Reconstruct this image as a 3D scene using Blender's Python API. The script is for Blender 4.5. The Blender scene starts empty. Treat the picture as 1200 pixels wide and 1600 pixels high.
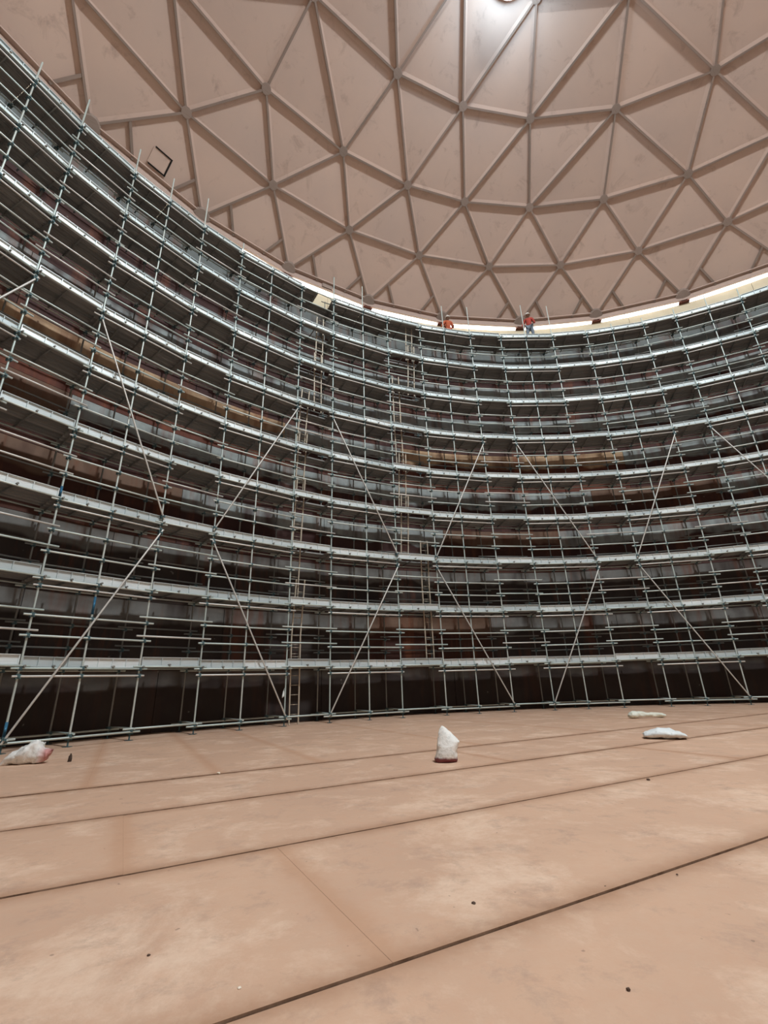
import bpy, bmesh, math, random
from mathutils import Vector, Matrix
random.seed(7)
C = bpy.context.scene.collection
SC = bpy.context.scene
PI = math.pi
sin, cos, rad = math.sin, math.cos, math.radians

# ------------------------------------------------------------------ camera
PITCH, ROLL, FPX = 0.35766, -0.03232, 720.6
CAM = Vector((-8.357, 0.553, 1.131))
F = Vector((0, cos(PITCH), sin(PITCH))); U0 = Vector((0, -sin(PITCH), cos(PITCH))); R0 = Vector((1, 0, 0))
RX = cos(ROLL) * R0 + sin(ROLL) * U0
UP = -sin(ROLL) * R0 + cos(ROLL) * U0
cam_data = bpy.data.cameras.new('camera')
cam = bpy.data.objects.new('camera', cam_data); C.objects.link(cam)
cam.matrix_world = Matrix(((RX.x, UP.x, -F.x, CAM.x), (RX.y, UP.y, -F.y, CAM.y), (RX.z, UP.z, -F.z, CAM.z), (0, 0, 0, 1)))
cam_data.sensor_fit = 'VERTICAL'; cam_data.sensor_height = 24.0
cam_data.lens = FPX / 1600 * 24.0
cam_data.clip_end = 300; cam_data.clip_start = 0.05
SC.camera = cam

# ------------------------------------------------------------------ world, lights, exposure
SC.view_settings.view_transform = 'Standard'
SC.view_settings.look = 'None'
SC.view_settings.gamma = 1.0
SC.view_settings.use_curve_mapping = False
SC.view_settings.exposure = 1.84
SC.cycles.use_denoising = True
SC.cycles.max_bounces = 10
SC.cycles.diffuse_bounces = 6
SC.cycles.glossy_bounces = 2
SC.cycles.caustics_reflective = False
SC.cycles.caustics_refractive = False
SC.cycles.sample_clamp_indirect = 6.0

wd = bpy.data.worlds.new('sky'); SC.world = wd; wd.use_nodes = True
bg = wd.node_tree.nodes['Background']
bg.inputs[0].default_value = (1.0, 0.96, 0.88, 1); bg.inputs[1].default_value = 2.0      # bright overcast sky seen through the rim gap

def roof_lamp(name, loc, power, size):
    l = bpy.data.lights.new(name, 'AREA'); l.shape = 'DISK'; l.size = size
    l.energy = power; l.color = (0.93, 0.98, 1.0)
    o = bpy.data.objects.new(name, l); C.objects.link(o); o.location = loc
    return o
SKY1 = Vector((-2.64, 10.26, 27.63))            # the roof light at the top of the picture
SKY2 = Vector((0.0, 0.0, 29.5))                 # added, unseen roof light in the crown, put in to light the tank
pl = bpy.data.lights.new('roof_light_lamp', 'POINT'); pl.shadow_soft_size = 0.45; pl.energy = 75; pl.color = (0.55, 0.80, 1.0)
po = bpy.data.objects.new('roof_light_lamp', pl); C.objects.link(po); po.location = SKY1 + Vector((0.1, -0.4, -1.6))
roof_lamp('crown_light_lamp', SKY2 + Vector((0, 0, -0.80)), 2100, 3.0)  # added fill from the crown, no such source in view
DOOR_AZ, DOOR_W, DOOR_H = PI - 0.25, 5.0, 3.75  # added opening in the shell, unseen behind the camera, to light dome and decks
dl = bpy.data.lights.new('door_daylight', 'AREA'); dl.shape = 'RECTANGLE'; dl.size = DOOR_W; dl.size_y = DOOR_H - 0.2
dl.energy = 17500; dl.color = (1.0, 0.985, 0.97)  # fill lamp standing in the added opening
do = bpy.data.objects.new('door_daylight', dl); C.objects.link(do)
do.location = (21.9 * sin(DOOR_AZ), 21.9 * cos(DOOR_AZ), DOOR_H / 2)
do.rotation_euler = (PI / 2, 0, PI - DOOR_AZ + PI)

# ------------------------------------------------------------------ helpers
def link(o, parent=None):
    C.objects.link(o)
    if parent is not None: o.parent = parent
    return o
def mesh_obj(name, me, parent=None):
    return link(bpy.data.objects.new(name, me), parent)
def from_bm(name, bm, mat, smooth=False):
    me = bpy.data.meshes.new(name); bm.normal_update(); bm.to_mesh(me); bm.free()
    if mat: me.materials.append(mat)
    if smooth:
        for p in me.polygons: p.use_smooth = True
    return me
def empty(name, loc=(0, 0, 0), label=None, cat=None, group=None, kind=None):
    o = bpy.data.objects.new(name, None); C.objects.link(o); o.location = loc
    o.empty_display_size = 0.2
    tag(o, label, cat, group, kind); return o
def tag(o, label=None, cat=None, group=None, kind=None):
    if label: o['label'] = label
    if cat: o['category'] = cat
    if group: o['group'] = group
    if kind: o['kind'] = kind
    return o
def frame_to(x, y, z, loc):                     # matrix from three axis vectors and an origin
    return Matrix(((x[0], y[0], z[0], loc[0]), (x[1], y[1], z[1], loc[1]), (x[2], y[2], z[2], loc[2]), (0, 0, 0, 1)))
def along(a, b, upv, scale=1.0, cross=1.0):
    """x axis from a to b (length in x), z as near to upv as possible"""
    a = Vector(a); b = Vector(b); d = b - a; L = d.length; x = d / L
    z = Vector(upv) - x * x.dot(Vector(upv)); z.normalize(); y = z.cross(x)
    return frame_to(x * L, y * cross, z * scale, a)
def pol(az, r, z=0.0):
    return Vector((r * sin(az), r * cos(az), z))
def box_bm(bm, c, s, m=None):
    vs = []
    for i in (-1, 1):
        for j in (-1, 1):
            for k in (-1, 1):
                v = Vector((c[0] + i * s[0] / 2, c[1] + j * s[1] / 2, c[2] + k * s[2] / 2))
                vs.append(bm.verts.new(m @ v if m else v))
    for f in ((0, 1, 3, 2), (4, 6, 7, 5), (0, 4, 5, 1), (2, 3, 7, 6), (0, 2, 6, 4), (1, 5, 7, 3)):
        bm.faces.new([vs[i] for i in f])
def profile_x(name, pts, mat, close=True):
    """extrude a closed (y, z) outline from x=0 to x=1"""
    bm = bmesh.new()
    a = [bm.verts.new((0, p[0], p[1])) for p in pts]; b = [bm.verts.new((1, p[0], p[1])) for p in pts]
    n = len(pts)
    for i in range(n): bm.faces.new((a[i], a[(i + 1) % n], b[(i + 1) % n], b[i]))
    bm.faces.new(a[::-1]); bm.faces.new(b)
    bmesh.ops.recalc_face_normals(bm, faces=bm.faces)
    return from_bm(name, bm, mat)
def tube_mesh(name, r, mat, n=8):
    bm = bmesh.new(); a = []; b = []
    for i in range(n):
        t = 2 * PI * i / n
        a.append(bm.verts.new((0, r * cos(t), r * sin(t)))); b.append(bm.verts.new((1, r * cos(t), r * sin(t))))
    fs = [bm.faces.new((a[i], a[(i + 1) % n], b[(i + 1) % n], b[i])) for i in range(n)]
    for f in fs: f.smooth = True
    bm.faces.new(a[::-1]); bm.faces.new(b)
    bmesh.ops.recalc_face_normals(bm, faces=bm.faces)
    return from_bm(name, bm, mat)

# ------------------------------------------------------------------ materials
class N:
    def __init__(s, name, rough=0.6, metal=0.0):
        s.m = bpy.data.materials.new(name); s.m.use_nodes = True; s.t = s.m.node_tree
        s.b = s.t.nodes['Principled BSDF']; s.b.inputs['Roughness'].default_value = rough
        s.b.inputs['Metallic'].default_value = metal
        s.b.inputs['Specular IOR Level'].default_value = 0.3
    def n(s, typ, **kw):
        nd = s.t.nodes.new(typ)
        for k, v in kw.items():
            if k in nd.inputs: nd.inputs[k].default_value = v
            else: setattr(nd, k, v)
        return nd
    def l(s, a, b): s.t.links.new(a, b)
    def coord(s, which='Object', scale=(1, 1, 1)):
        c = s.n('ShaderNodeTexCoord'); mp = s.n('ShaderNodeMapping'); mp.inputs['Scale'].default_value = scale
        s.l(c.outputs[which], mp.inputs[0]); return mp.outputs[0]
    def noise(s, vec, scale, detail=4, rough=0.6, dist=0.0):
        nz = s.n('ShaderNodeTexNoise'); nz.inputs['Scale'].default_value = scale
        nz.inputs['Detail'].default_value = detail; nz.inputs['Roughness'].default_value = rough
        nz.inputs['Distortion'].default_value = dist
        if vec is not None: s.l(vec, nz.inputs['Vector'])
        return nz.outputs[0]
    def ramp(s, fac, stops):
        r = s.n('ShaderNodeValToRGB'); e = r.color_ramp.elements
        while len(e) < len(stops): e.new(0.5)
        for el, (p, c) in zip(e, stops):
            el.position = p; el.color = (c, c, c, 1) if not isinstance(c, tuple) else (*c, 1)
        s.l(fac, r.inputs[0]); return r.outputs[0]
    def math(s, op, a, b=None, c=None, clamp=False):
        m = s.n('ShaderNodeMath', operation=op, use_clamp=clamp)
        for i, v in enumerate((a, b, c)):
            if v is None: continue
            if isinstance(v, (int, float)): m.inputs[i].default_value = v
            else: s.l(v, m.inputs[i])
        return m.outputs[0]
    def mix(s, fac, a, b, mode='MIX'):
        m = s.n('ShaderNodeMix', data_type='RGBA', blend_type=mode)
        if isinstance(fac, (int, float)): m.inputs[0].default_value = fac
        else: s.l(fac, m.inputs[0])
        for i, v in ((6, a), (7, b)):
            if isinstance(v, tuple): m.inputs[i].default_value = (*v, 1)
            else: s.l(v, m.inputs[i])
        return m.outputs[2]
    def color(s, c):
        if isinstance(c, tuple): s.b.inputs['Base Color'].default_value = (*c, 1)
        else: s.l(c, s.b.inputs['Base Color'])
    def bump(s, h, strength=0.3, dist=0.02):
        b = s.n('ShaderNodeBump'); b.inputs['Strength'].default_value = strength; b.inputs['Distance'].default_value = dist
        s.l(h, b.inputs['Height']); s.l(b.outputs[0], s.b.inputs['Normal'])
    def rand(s): return s.n('ShaderNodeObjectInfo').outputs['Random']

def metal_mat(name, c0, c1, dirt, rough=0.45, metal=0.3, dirt_amt=0.5, scale=3.0):
    k = N(name, rough, metal)
    col = k.mix(k.rand(), c0, c1)
    nz = k.ramp(k.noise(k.coord('Object', (0.6, 8, 8)), scale), [(0.45, 0.0), (0.75, dirt_amt)])
    k.color(k.mix(nz, col, dirt)); return k.m
M = {}
M['tube'] = metal_mat('galvanised_tube', (0.52, 0.66, 0.65), (0.70, 0.79, 0.765), (0.30, 0.27, 0.22))
M['tube_old'] = metal_mat('dull_tube', (0.20, 0.22, 0.215), (0.34, 0.36, 0.34), (0.14, 0.11, 0.09))  # darker tube for transoms and the outer row
M['tube_new'] = metal_mat('pale_tube', (0.66, 0.68, 0.66), (0.74, 0.75, 0.72), (0.4, 0.37, 0.33))
M['blue'] = metal_mat('blue_paint', (0.03, 0.15, 0.28), (0.05, 0.20, 0.34), (0.14, 0.2, 0.24))
M['coupler'] = metal_mat('coupler_steel', (0.07, 0.13, 0.145), (0.10, 0.18, 0.20), (0.04, 0.045, 0.045), 0.6, 0.2)
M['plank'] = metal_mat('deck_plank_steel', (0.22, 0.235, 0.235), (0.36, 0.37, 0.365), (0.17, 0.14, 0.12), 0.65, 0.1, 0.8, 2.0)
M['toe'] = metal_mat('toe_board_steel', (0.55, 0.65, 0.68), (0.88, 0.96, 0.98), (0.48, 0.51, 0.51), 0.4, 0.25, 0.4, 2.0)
M['ladder'] = metal_mat('ladder_steel', (0.55, 0.50, 0.40), (0.65, 0.60, 0.50), (0.35, 0.27, 0.2))
M['strut'] = metal_mat('dome_strut_aluminium', (0.30, 0.24, 0.205), (0.38, 0.30, 0.26), (0.24, 0.19, 0.16), 0.65, 0.05)
M['rim'] = metal_mat('rim_beam_aluminium', (0.52, 0.40, 0.35), (0.56, 0.43, 0.37), (0.40, 0.31, 0.27), 0.65, 0.05)
M['foot'] = metal_mat('rusty_bracket', (0.16, 0.05, 0.035), (0.2, 0.07, 0.05), (0.08, 0.04, 0.03), 0.7, 0.1)
M['black'] = metal_mat('gap_shade_black', (0.012, 0.011, 0.01), (0.015, 0.013, 0.012), (0.02, 0.018, 0.015), 0.8, 0)  # stands for the shade inside the open hatch joint

def dome_mat():
    k = N('dome_panel_aluminium', 0.6, 0.05)
    v = k.coord('Object')
    base = k.mix(k.rand(), (0.67, 0.525, 0.45), (0.74, 0.575, 0.49))
    blot = k.ramp(k.noise(v, 0.35, 5, 0.55), [(0.38, 0.0), (0.7, 0.5)])
    c = k.mix(blot, base, (0.57, 0.465, 0.42))
    streak = k.ramp(k.noise(v, 1.3, 6, 0.7, 0.6), [(0.56, 0.0), (0.74, 0.55)])
    c = k.mix(streak, c, (0.36, 0.255, 0.21))
    k.color(c); return k.m
M['dome'] = dome_mat()

def floor_mat():
    k = N('rusty_floor_plate', 0.8, 0.0)
    v = k.coord('Object')
    c = k.mix(k.rand(), (0.57, 0.385, 0.275), (0.64, 0.44, 0.315))
    big = k.ramp(k.noise(v, 0.5, 5, 0.6, 0.3), [(0.35, 0.0), (0.68, 0.8)])
    c = k.mix(big, c, (0.50, 0.34, 0.25))
    pale = k.ramp(k.noise(v, 1.1, 7, 0.72, 0.25), [(0.50, 0.0), (0.64, 0.8)])
    c = k.mix(pale, c, (0.76, 0.585, 0.45))
    fine = k.ramp(k.noise(v, 9.0, 5, 0.75), [(0.3, 0.0), (0.75, 0.55)])
    c = k.mix(fine, c, (0.58, 0.35, 0.235))
    dark = k.ramp(k.noise(v, 2.6, 7, 0.75, 0.2), [(0.53, 0.0), (0.70, 0.75)])
    c = k.mix(dark, c, (0.42, 0.29, 0.22))
    spots = k.ramp(k.noise(v, 14.0, 2, 0.5), [(0.735, 0.0), (0.76, 0.55)])
    c = k.mix(spots, c, (0.22, 0.15, 0.115))
    # rust dust gathered along the laps of each plate
    u1 = k.n('ShaderNodeUVMap', uv_map='edge_a').outputs[0]; u2 = k.n('ShaderNodeUVMap', uv_map='edge_b').outputs[0]
    s1 = k.n('ShaderNodeSeparateXYZ'); k.l(u1, s1.inputs[0]); s2 = k.n('ShaderNodeSeparateXYZ'); k.l(u2, s2.inputs[0])
    wob = k.math('MULTIPLY', k.math('SUBTRACT', k.noise(v, 3.0, 5, 0.7), 0.5), 0.16)
    ds = k.math('ADD', k.math('MINIMUM', s1.outputs[0], s2.outputs[0]), wob); dt = k.math('ADD', k.math('MINIMUM', s1.outputs[1], s2.outputs[1]), wob)
    c = k.mix(k.ramp(ds, [(0.0, 0.6), (0.05, 0.5), (0.10, 0.2), (0.17, 0.0)]), c, (0.50, 0.29, 0.18))
    c = k.mix(k.ramp(dt, [(0.0, 0.8), (0.03, 0.6), (0.10, 0.25), (0.20, 0.0)]), c, (0.36, 0.205, 0.125))
    k.color(c)
    k.bump(k.noise(v, 5.0, 6, 0.7), 0.25, 0.02); return k.m
M['floor'] = floor_mat()
fb = N('floor_joint_dust', 0.9); fb.color(fb.mix(fb.ramp(fb.noise(fb.coord('Object'), 3.5, 5, .7), [(.38, 0.0), (.66, 1.0)]), (0.19, 0.11, 0.07), (0.42, 0.275, 0.19))); M['joint'] = fb.m

def wall_mat(name, band, band_lo, dark_a, dark_b, rust, rust_amt, z0):
    """shell plate: primed strip with floor bounce put into its tone on top, dark coating with deck shade below, rust runs"""
    k = N(name, 0.7, 0.1)
    v = k.coord('Object')
    sp = k.n('ShaderNodeSeparateXYZ'); k.l(v, sp.inputs[0])
    zz = k.math('SUBTRACT', sp.outputs[2], z0)
    wob = k.math('MULTIPLY', k.math('SUBTRACT', k.noise(k.coord('Object', (1, 1, 0.5)), 0.55, 3, 0.5), 0.5), 1.1)
    edge = k.math('ADD', zz, wob)
    m = k.n('ShaderNodeMapRange', interpolation_type='SMOOTHSTEP'); m.inputs[1].default_value = band_lo; m.inputs[2].default_value = band_lo + 0.14
    k.l(edge, m.inputs[0])
    gap = k.ramp(k.noise(k.coord('Object', (1, 1, 0.3)), 0.8, 3), [(0.30, 0.1), (0.48, 1.0)])
    fac = k.math('MULTIPLY', m.outputs[0], gap)
    base = k.mix(k.ramp(k.noise(v, 0.7, 5), [(0.3, 0.0), (0.7, 1.0)]), dark_a, dark_b)
    bandc = k.mix(k.ramp(k.noise(v, 2.5, 5), [(0.3, 0.0), (0.8, 0.7)]), band, tuple(x * 0.55 for x in band))  # band tone stands for primer and light bounced off the floor
    c = k.mix(fac, base, bandc)
    run = k.ramp(k.noise(k.coord('Object', (1.6, 1.6, 0.18)), 1.0, 5, 0.65), [(0.52, 0.0), (0.70, rust_amt)])
    c = k.mix(run, c, rust)
    spots = k.ramp(k.noise(v, 3.2, 2), [(0.74, 0.0), (0.76, 0.5)])
    c = k.mix(spots, c, (0.30, 0.28, 0.25))
    k.color(c); k.bump(k.noise(v, 6, 4), 0.15, 0.02); return k.m

# ------------------------------------------------------------------ sizes taken from the place
HL = [0.0, 1.712, 3.75, 5.765, 7.77, 9.78, 11.82, 13.87, 15.89, 17.864]     # height of the inner deck ledgers
RI, RO, RW = 20.09, 21.36, 21.78                                            # inner standards, outer standards, tank shell
AZ = {-3: -68.4, -2: -64.5, -1: -60.7, 0: -55.7, 1: -52.1, 2: -48.2, 3: -43.5, 4: -39.7, 5: -35.6, 6: -31.1, 7: -26.9, 8: -23.2,
      9: -18.2, 10: -14.5, 11: -10.4, 12: -5.7, 13: -1.9, 14: 2.1, 15: 7.1, 16: 10.7, 17: 14.9, 18: 19.1, 19: 23.1, 20: 26.9, 21: 31.6, 22: 35.4, 23: 39.2}
WALL_TOP, RIM_Z, RIM_R = 19.93, 20.36, 21.62
DOME_RS = 30.0; DOME_ZC = RIM_Z - math.sqrt(DOME_RS ** 2 - RIM_R ** 2)
def on_dome(az, r, off=0.0):
    z = DOME_ZC + math.sqrt(DOME_RS ** 2 - r * r)
    p = pol(az, r, z)
    if off: p -= (p - Vector((0, 0, DOME_ZC))).normalized() * off
    return p

# ------------------------------------------------------------------ floor: plates in strips
floor = empty('floor', (0, 0, 0), kind='structure')
bm = bmesh.new()
ring = [bm.verts.new(pol(2 * PI * i / 96, RW + 0.3, -0.03)) for i in range(96)]
bm.faces.new(ring[::-1])
mesh_obj('floor_bed', from_bm('floor_bed', bm, M['joint']), floor)
FA = rad(28.3); ES = Vector((cos(FA), sin(FA), 0)); ET = Vector((-sin(FA), cos(FA), 0))
def clip_circle(poly, R):
    n = 72
    for i in range(n):
        a = 2 * PI * (i + .5) / n; nx, ny = cos(a), sin(a); out = []
        for j in range(len(poly)):
            p, q = poly[j], poly[(j + 1) % len(poly)]
            dp, dq = p[0] * nx + p[1] * ny - R, q[0] * nx + q[1] * ny - R
            if dp <= 0: out.append(p)
            if (dp < 0) != (dq < 0):
                t = dp / (dp - dq); out.append((p[0] + (q[0] - p[0]) * t, p[1] + (q[1] - p[1]) * t))
        poly = out
        if len(poly) < 3: return []
    return poly
def floor_plate(s0, s1, t0, t1, h):
    g, gs = 0.004, 0.0004
    c = [ES * s + ET * t for s, t in ((s0 + gs, t0 + g), (s1 - gs, t0 + g), (s1 - gs, t1 - g), (s0 + gs, t1 - g))]
    poly = clip_circle([(p.x, p.y) for p in c], RW - 0.01)
    if not poly: return
    bm = bmesh.new()
    hh = lambda x, y: h + 0.004 - 0.0075 * max(0, min(1, (Vector((x, y, 0)).dot(ET) - t0) / min(t1 - t0, 2.2)))
    top = [bm.verts.new((x, y, hh(x, y))) for x, y in poly]; bot = [bm.verts.new((x, y, -0.028)) for x, y in poly]
    n = len(poly)
    f = bm.faces.new(top)
    if f.normal.z < 0: pass
    for i in range(n): bm.faces.new((top[i], bot[i], bot[(i + 1) % n], top[(i + 1) % n])).material_index = 1
    bmesh.ops.recalc_face_normals(bm, faces=bm.faces)
    ua = bm.loops.layers.uv.new('edge_a'); ub = bm.loops.layers.uv.new('edge_b')
    for fc in bm.faces:
        for lp in fc.loops:
            p = lp.vert.co; s = p.dot(ES); t = p.dot(ET)
            lp[ua].uv = (s - s0, t - t0); lp[ub].uv = (s1 - s, t1 - t)
    me = from_bm('floor_plate', bm, M['floor']); me.materials.append(M['joint']); mesh_obj('floor_plate', me, floor)
T0, TW = 6.70, 1.845
cuts_known = {-1: [-13.0, -1.0, 11], 0: [-5.91, 1.75, 9.4, -13.6], 1: [-6.94, 0.72, 8.4, -14.6], 2: [-9.5, -1.85, 5.8, 13.5]}
ANN = [-17.0, -13.8, -10.6, -7.37, -5.74, -4.16, -0.96, 2.45, 5.8, 9.1, 12.4, 15.7]
for n in range(-16, 3):
    t0, t1 = T0 + n * TW, T0 + (n + 1) * TW
    cuts = cuts_known.get(n) or [(-15.32 + (n % 2) * 3.83 + random.uniform(-.3, .3)) + 7.66 * i for i in range(5)]
    cuts = sorted([-24] + cuts + [24])
    for a, b in zip(cuts[:-1], cuts[1:]): floor_plate(a, b, t0, t1, random.uniform(-0.003, 0.001))
cuts = [-24] + ANN + [24]
for a, b in zip(cuts[:-1], cuts[1:]):
    floor_plate(a, b, T0 + 3 * TW, 23.0, random.uniform(-0.004, 0.001))

# ------------------------------------------------------------------ tank shell: courses of curved plates
wall = empty('wall_round', (0, 0, 0), kind='structure')
grey = (0.40, 0.45, 0.45)
courses = []
zs = [0.0] + [h + 0.02 for h in HL[1:9]] + [18.75, WALL_TOP]
for i in range(10):
    z0 = zs[i]
    if i == 9: mt = None
    elif i == 0: mt = wall_mat('shell_plate_bottom', (0.10, 0.09, 0.08), 1.35, (0.035, 0.026, 0.026), (0.055, 0.045, 0.04), (0.10, 0.045, 0.03), 0.5, z0)
    elif i == 5: mt = wall_mat('shell_plate_ochre', (0.62, 0.43, 0.27), 1.25, (0.10, 0.035, 0.025), (0.17, 0.06, 0.04), (0.28, 0.09, 0.04), 0.7, z0)
    elif i in (1, 2): mt = wall_mat('shell_plate_low_%d' % i, (0.22, 0.22, 0.21), 1.35, (0.04, 0.03, 0.03), (0.075, 0.06, 0.052), (0.20, 0.07, 0.04), 0.7, z0)
    else: mt = wall_mat('shell_plate_%d' % i, grey if i < 8 else (0.20, 0.23, 0.23), 1.22, (0.055, 0.024, 0.023), (0.085, 0.042, 0.038), (0.24, 0.09, 0.05), 0.6, z0)
    courses.append([mt])
    if i in (1, 2, 3, 4):
        courses[i].append(wall_mat('shell_plate_rusty_%d' % i, (0.22, 0.14, 0.10), 1.25, (0.06, 0.025, 0.02), (0.10, 0.042, 0.03), (0.20, 0.07, 0.035), 0.8, z0))
    if i == 5: courses[i].append(wall_mat('shell_plate_5', grey, 1.22, (0.055, 0.024, 0.023), (0.085, 0.042, 0.038), (0.24, 0.09, 0.05), 0.6, z0))
k = N('cream_top_course', 0.6); v = k.coord('Object')
k.color(k.mix(k.ramp(k.noise(v, 1.2, 5), [(0.4, 0.0), (0.75, 0.5)]), (0.86, 0.78, 0.58), (0.66, 0.56, 0.38)))
courses[9] = [k.m]
NP = 24
def pick(i, a):
    a = math.degrees((a + PI) % (2 * PI) - PI); c = courses[i]
    if len(c) == 1: return c[0]
    if i == 5: return c[0] if -80 < a < -42 or -22 < a < 8 else c[1]
    return c[1] if random.random() < .14 or (i == 3 and -65 < a < -42) else c[0]
for i in range(10):
    z0, z1 = zs[i] + (0.006 if i else -0.02), zs[i + 1] - 0.006
    for j in range(NP):
        a0 = 2 * PI * (j + (i % 3) / 3.0) / NP + 0.0004; a1 = a0 + 2 * PI / NP - 0.0008
        if i < 2:
            da = DOOR_W / 2 / RW; d0, d1 = DOOR_AZ - da, DOOR_AZ + da  # shell left open at the added fill door
            if d0 < a0 < d1: a0 = d1
            if d0 < a1 < d1: a1 = d0
            if a1 <= a0 + .002: continue
        bm = bmesh.new(); seg = 6; r0 = RW + random.uniform(0, 0.006); th = 0.03
        rows = []
        for q in range(seg + 1):
            a = a0 + (a1 - a0) * q / seg
            rows.append([bm.verts.new(pol(a, r, z)) for r, z in ((r0, z0), (r0, z1), (r0 + th, z1), (r0 + th, z0))])
        for q in range(seg):
            for e in range(4): bm.faces.new((rows[q][e], rows[q][(e + 1) % 4], rows[q + 1][(e + 1) % 4], rows[q + 1][e]))
        bm.faces.new(rows[0]); bm.faces.new(rows[-1][::-1])
        bmesh.ops.recalc_face_normals(bm, faces=bm.faces)
        mesh_obj('shell_plate', from_bm('shell_plate', bm, pick(i, (a0 + a1) / 2)), wall)
bm = bmesh.new()                                   # backing ring behind the weld joints
lo = [bm.verts.new(pol(2 * PI * i / 144, RW + 0.045, -0.05)) for i in range(144)]
hi = [bm.verts.new(pol(2 * PI * i / 144, RW + 0.045, WALL_TOP)) for i in range(144)]
hd = [bm.verts.new(pol(2 * PI * i / 144, RW + 0.045, HL[2])) for i in range(144)]
for i in range(144):
    if abs(2 * PI * (i + .5) / 144 - DOOR_AZ) > DOOR_W / 2 / RW - .02: bm.faces.new((lo[i], lo[(i + 1) % 144], hd[(i + 1) % 144], hd[i]))
    bm.faces.new((hd[i], hd[(i + 1) % 144], hi[(i + 1) % 144], hi[i]))
kk = N('weld_dark', 0.8); kk.color((0.04, 0.03, 0.03))
mesh_obj('weld_backing', from_bm('weld_backing', bm, kk.m), wall)

# ------------------------------------------------------------------ dome: nodes, panels, struts, hubs
ceiling = empty('ceiling', (0, 0, 0), kind='structure')
def fill(known, n):
    """measured azimuths, the unseen rest of the ring evenly filled"""
    miss = n - len(known); gap = 360 - (known[-1] - known[0])
    return [rad(a) for a in known] + [rad(known[-1] + gap * (i + 1) / (miss + 1)) for i in range(miss)]
RINGS = [(RIM_R, fill([-70.6, -59.0, -47.2, -35.9, -24.2, -12.7, -0.6, 10.6, 22.2, 33.8], 30)),
         (19.6, fill([-65.1, -52.7, -41.1, -29.5, -18.1, -6.5, 4.9, 16.5, 28.2, 39.8], 30)),
         (17.45, fill([-59.5, -46.3, -33.8, -22.6, -12.5, -1.2, 11.0, 23.5, 35.3], 30)),
         (14.5, fill([-45.9, -29.7, -16.7, -3.6, 11.9, 27.6], 25)),
         (11.1, fill([-23.8, -7.3, 12.3], 20)),
         (7.6, [2 * PI * i / 13 + .1 for i in range(13)]), (3.9, [2 * PI * i / 6 for i in range(6)])]
RN = [[on_dome(a, r) for a in az] for r, az in RINGS]
tris, edges = [], {}
def add_edge(p, q, ring): edges.setdefault(tuple(sorted((p, q))), ring)
idx = lambda r, i: (r, i % len(RN[r]))
P = lambda n: RN[n[0]][n[1]]
for r in range(len(RN) - 1):
    A, B = RN[r], RN[r + 1]; na, nb = len(A), len(B)
    j = min(range(nb), key=lambda q: (B[q] - A[0]).length)
    i = 0; j0 = j; ia = jb = 0
    # start on the shortest edge A[0]-B[j]
    add_edge(idx(r, 0), idx(r + 1, j), r)
    while ia < na or jb < nb:
        a0, b0 = idx(r, ia), idx(r + 1, j0 + jb); a1, b1 = idx(r, ia + 1), idx(r + 1, j0 + jb + 1)
        da = (P(a1) - P(b0)).length if ia < na else 1e9
        db = (P(b1) - P(a0)).length if jb < nb else 1e9
        if da < db: tris.append((a0, a1, b0)); add_edge(a1, b0, r); ia += 1
        else: tris.append((a0, b1, b0)); add_edge(a0, b1, r); jb += 1
for r in range(len(RN)):
    for i in range(len(RN[r])): add_edge(idx(r, i), idx(r, i + 1), r)
APEX = Vector((0, 0, DOME_ZC + DOME_RS)); RN.append([APEX])
for i in range(6):
    tris.append((idx(6, i), idx(6, i + 1), (7, 0))); add_edge(idx(6, i), (7, 0), 6)
def in_view(p, m=0.12):
    d = Vector(p) - CAM; z = d.dot(F)
    if z < 0.1: return False
    x, y = 600 + FPX * d.dot(RX) / z, 800 - FPX * d.dot(UP) / z
    return -1200 * m < x < 1200 * (1 + m) and -1600 * m < y < 1600 * (1 + m)
CEN = Vector((0, 0, DOME_ZC))
def panel_bm(bm, a, b, c):
    """thin triangular sheet pulled back a little from the strut lines, its middle pressed slightly outwards"""
    g = (a + b + c) / 3; n = (g - CEN).normalized()
    pts = [a + (g - a) * 0.008, b + (g - b) * 0.008, c + (g - c) * 0.008]
    lo = [bm.verts.new(p) for p in pts]; mid = bm.verts.new(g + n * 0.22)
    hi = [bm.verts.new(p + n * 0.03) for p in pts]
    for e in range(3):
        bm.faces.new((lo[e], lo[(e + 1) % 3], mid)); bm.faces.new((lo[(e + 1) % 3], lo[e], hi[e], hi[(e + 1) % 3]))
    bm.faces.new(hi)
    bmesh.ops.recalc_face_normals(bm, faces=bm.faces)
rest = bmesh.new()
for t in tris:
    a, b, c = (P(q) for q in t)
    if any(in_view(q) for q in (a, b, c)):
        bm = bmesh.new(); panel_bm(bm, a, b, c)
        mesh_obj('roof_panel', from_bm('roof_panel', bm, M['dome']), ceiling)
    else:
        panel_bm(rest, a, b, c)
tag(mesh_obj('far_roof_panels', from_bm('far_roof_panels', rest, M['dome']), ceiling), kind='stuff')
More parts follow.
